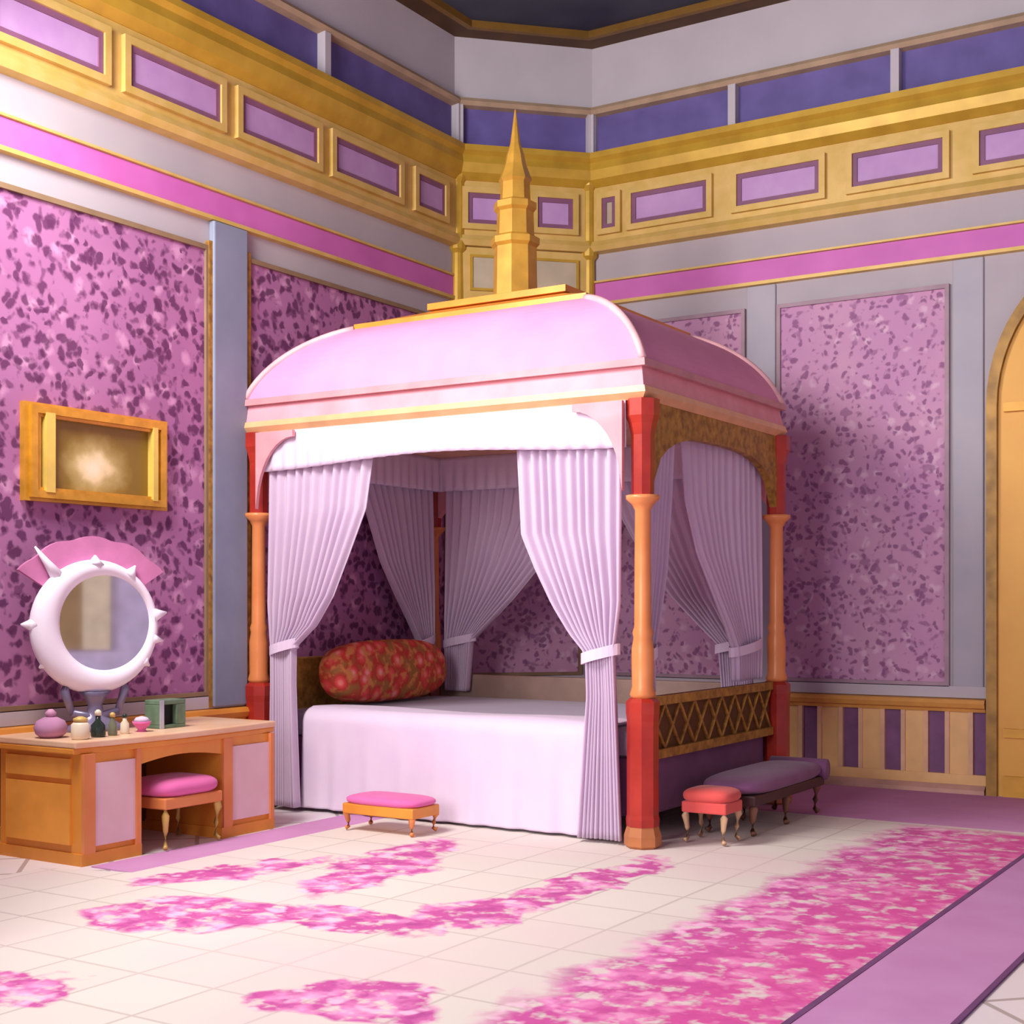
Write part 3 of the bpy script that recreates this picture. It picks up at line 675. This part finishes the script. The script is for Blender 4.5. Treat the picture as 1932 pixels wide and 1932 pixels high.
bm = BM(); box(bm, bx0+.02, bx0+.09, by0+.03, by1-.07, bz+.02, bz+.13); obj('dark_lining', bm, plain('black_lining', '#0e1210', .6), jb)
bm = BM(); box(bm, bx1, bx1+.006, by0-.004, by0+.024, bz, bz+.155); obj('silver_edge', bm, plain('silver_edge', '#c6ccd2', .3, .4), jb)

# picture in a gold frame
pic = thing('framed_painting', 'gold framed painting of a pale glow hanging above the round mirror', 'painting', (0, -4.37, 2.12))
a0, a1 = 3.86, 4.88
bm = BM(); z0, z1 = 1.855, 2.385
for k, (i, d) in enumerate(((0, .05), (.03, .075), (.06, .06))):
    LEFT.frame(bm, a0+i, a1-i, z0+i*.6, z1-i*.6, .04, .012, d)
obj('frame', bm, plain('bright_gilt', '#dca234', .35, .3, .15, 12, c2='#c08a24', spec=.6), pic)
bm = BM(); LEFT.box(bm, a1-.18, a1-.12, z0+.05, z1-.05, .03, .08); sg_ = plain('light_gilt', '#f4d468', .3, .2); obj('gilt_strip', bm, sg_, pic)
bm = BM(); LEFT.box(bm, a0+.10, a0+.135, z0+.05, z1-.05, .03, .08); obj('gilt_strip', bm, sg_, pic)
t = NT('glow_painting'); v = t.coord()
sep = t.n('ShaderNodeSeparateXYZ'); t.l(v, sep.inputs[0])
yy = t.math('MULTIPLY', t.math('ADD', sep.outputs[1], .02), 3.6); zz = t.math('MULTIPLY', t.math('ADD', sep.outputs[2], .05), 4.6)
r = t.math('SQRT', t.math('ADD', t.math('MULTIPLY', yy, yy), t.math('MULTIPLY', zz, zz)))
r = t.math('ADD', r, t.math('MULTIPLY', t.math('SUBTRACT', t.noise(v, 11, 3).outputs[0], .5), .5))
t.color(t.ramp(r, [(.05, '#fbe6c4'), (.32, '#ecd4a0'), (.52, '#bca464'), (.85, '#94762c'), (1., '#866820')])); t.set(Roughness=.5)
bm = BM(); LEFT.box(bm, a0+.09, a1-.09, z0+.06, z1-.06, .012, .03); obj('canvas', bm, t.m, pic)

# ------------------------------------------------------------------ stools and bench
def cabriole(x, y, h, sx, sy, r=.016):
    bm = BM(); tube(bm, [(x, y, h), (x+sx*.008, y+sy*.008, h*.75), (x, y, h*.4), (x-sx*.002, y-sy*.002, h*.12), (x+sx*.012, y+sy*.012, .006)], [r*1.25, r*1.3, r*.85, r*.65, r*.9], 10); return bm
def stool(name, label, cat, x, y, lx, ly, h, seat_mat, frame_mat, leg_mat, zf=.015, rot=0., seat_t=.075, group=None):
    t = thing(name, label, cat, (x, y, zf), group); t['_at'] = (0, 0, 0)
    hh = h-seat_t
    bm = BM(); cushion(bm, 0, 0, hh+seat_t*.5, lx/2, ly/2, seat_t*.55, 14); obj('seat', bm, seat_mat, t, True)
    bm = BM(); box(bm, -lx/2+.01, lx/2-.01, -ly/2+.01, ly/2-.01, hh-.05, hh+.01); obj('seat_rail', bm, frame_mat, t, bevel=.008)
    for sx in (-1, 1):
        for sy in (-1, 1): obj('leg', cabriole(sx*(lx/2-.035), sy*(ly/2-.035), hh-.02, sx, sy), leg_mat, t, True)
    t.rotation_euler = (0, 0, rot); return t
pale_leg = plain('pale_pink_gilt', '#d8b08c', .4, .1)
stool('stool', 'pink stool with gold legs at the knee hole of the dressing table', 'stool', .62, -4.37, .36, .44, .36, pinkcloth, orange, gold_l, zf=.012, seat_t=.10)
stool('footstool', 'low gold footstool with a pink top before the white bedspread', 'footstool', 1.38, -3.42, .52, .28, .20, pinkcloth, gold_o, orange, seat_t=.06)
stool('stool', 'coral red stool with pale legs beside the front right bed post', 'stool', 3.08, -2.78, .28, .25, .29, coral, coral, pale_leg, seat_t=.08)
bench = thing('bench', 'long low mauve bench along the dark right side of the bed', 'bench', (3.06, -2.0, .015))
bm = BM(); cushion(bm, 3.07, -2.0, .28, .19, .6, .06, 16); obj('seat', bm, mauve_cl, bench, True)
bm = BM(); tube(bm, [(2.89, -1.43, .275), (3.25, -1.43, .275)], [.065, .065], 14); obj('bolster', bm, mauve_cl, bench, True)
bm = BM(); box(bm, 2.90, 3.24, -2.56, -1.44, .18, .24); obj('seat_rail', bm, plain('dark_plum_wood', '#4a2a2c', .5), bench, bevel=.01)
for x in (2.94, 3.20):
    for y in (-2.5, -2.0, -1.5):
        bm = cabriole(x, y, .20, 1 if x > 3 else -1, 1 if y > -1.8 else -1, .02); bmesh.ops.translate(bm, verts=bm.verts, vec=(0, 0, .015))
        obj('leg', bm, plain('walnut_leg', '#8a5e4a', .5), bench, True)

# ------------------------------------------------------------------ light
def area(name, loc, target, sx, sy, energy, color):
    L = bpy.data.lights.new(name, 'AREA'); L.shape = 'RECTANGLE'; L.size = sx; L.size_y = sy; L.energy = energy; L.color = color
    o = bpy.data.objects.new(name, L); C.objects.link(o); o.location = loc
    o.rotation_euler = (Vector(target)-Vector(loc)).to_track_quat('-Z', 'Y').to_euler(); return o
area('bay_key_lamp', (.95, -6.1, 4.15), (2.9, -2.7, .6), 1.2, 1.4, 190, (1, .96, .95))  # added key lamp, set just inside the unseen bay
area('front_fill_lamp', (2.9, -12.6, 3.0), (3.0, -2, 1.6), 3.6, 3.0, 420, (1, .95, .97))  # added fill lamp behind the camera; no front window is built
w = bpy.data.worlds.new('world'); bpy.context.scene.world = w; w.use_nodes = True
w.node_tree.nodes['Background'].inputs[0].default_value = (.97, .93, 1, 1); w.node_tree.nodes['Background'].inputs[1].default_value = .4

# ------------------------------------------------------------------ camera
cam = bpy.data.cameras.new('camera'); co = bpy.data.objects.new('camera', cam); C.objects.link(co)
co.location = (6.1476, -9.6704, 1.3); co.rotation_euler = (PI/2, 0, math.radians(32.291))
cam.sensor_width = 36; cam.lens = 36*2590/1932; cam.shift_y = (1140-966)/1932; cam.clip_start = .05
sc = bpy.context.scene; sc.camera = co
sc.view_settings.view_transform = 'Standard'; sc.view_settings.look = 'None'; sc.view_settings.gamma = 1; sc.view_settings.exposure = .36
sc.view_settings.use_curve_mapping = False
for o in bpy.data.objects:
    if '_at' in o: del o['_at']
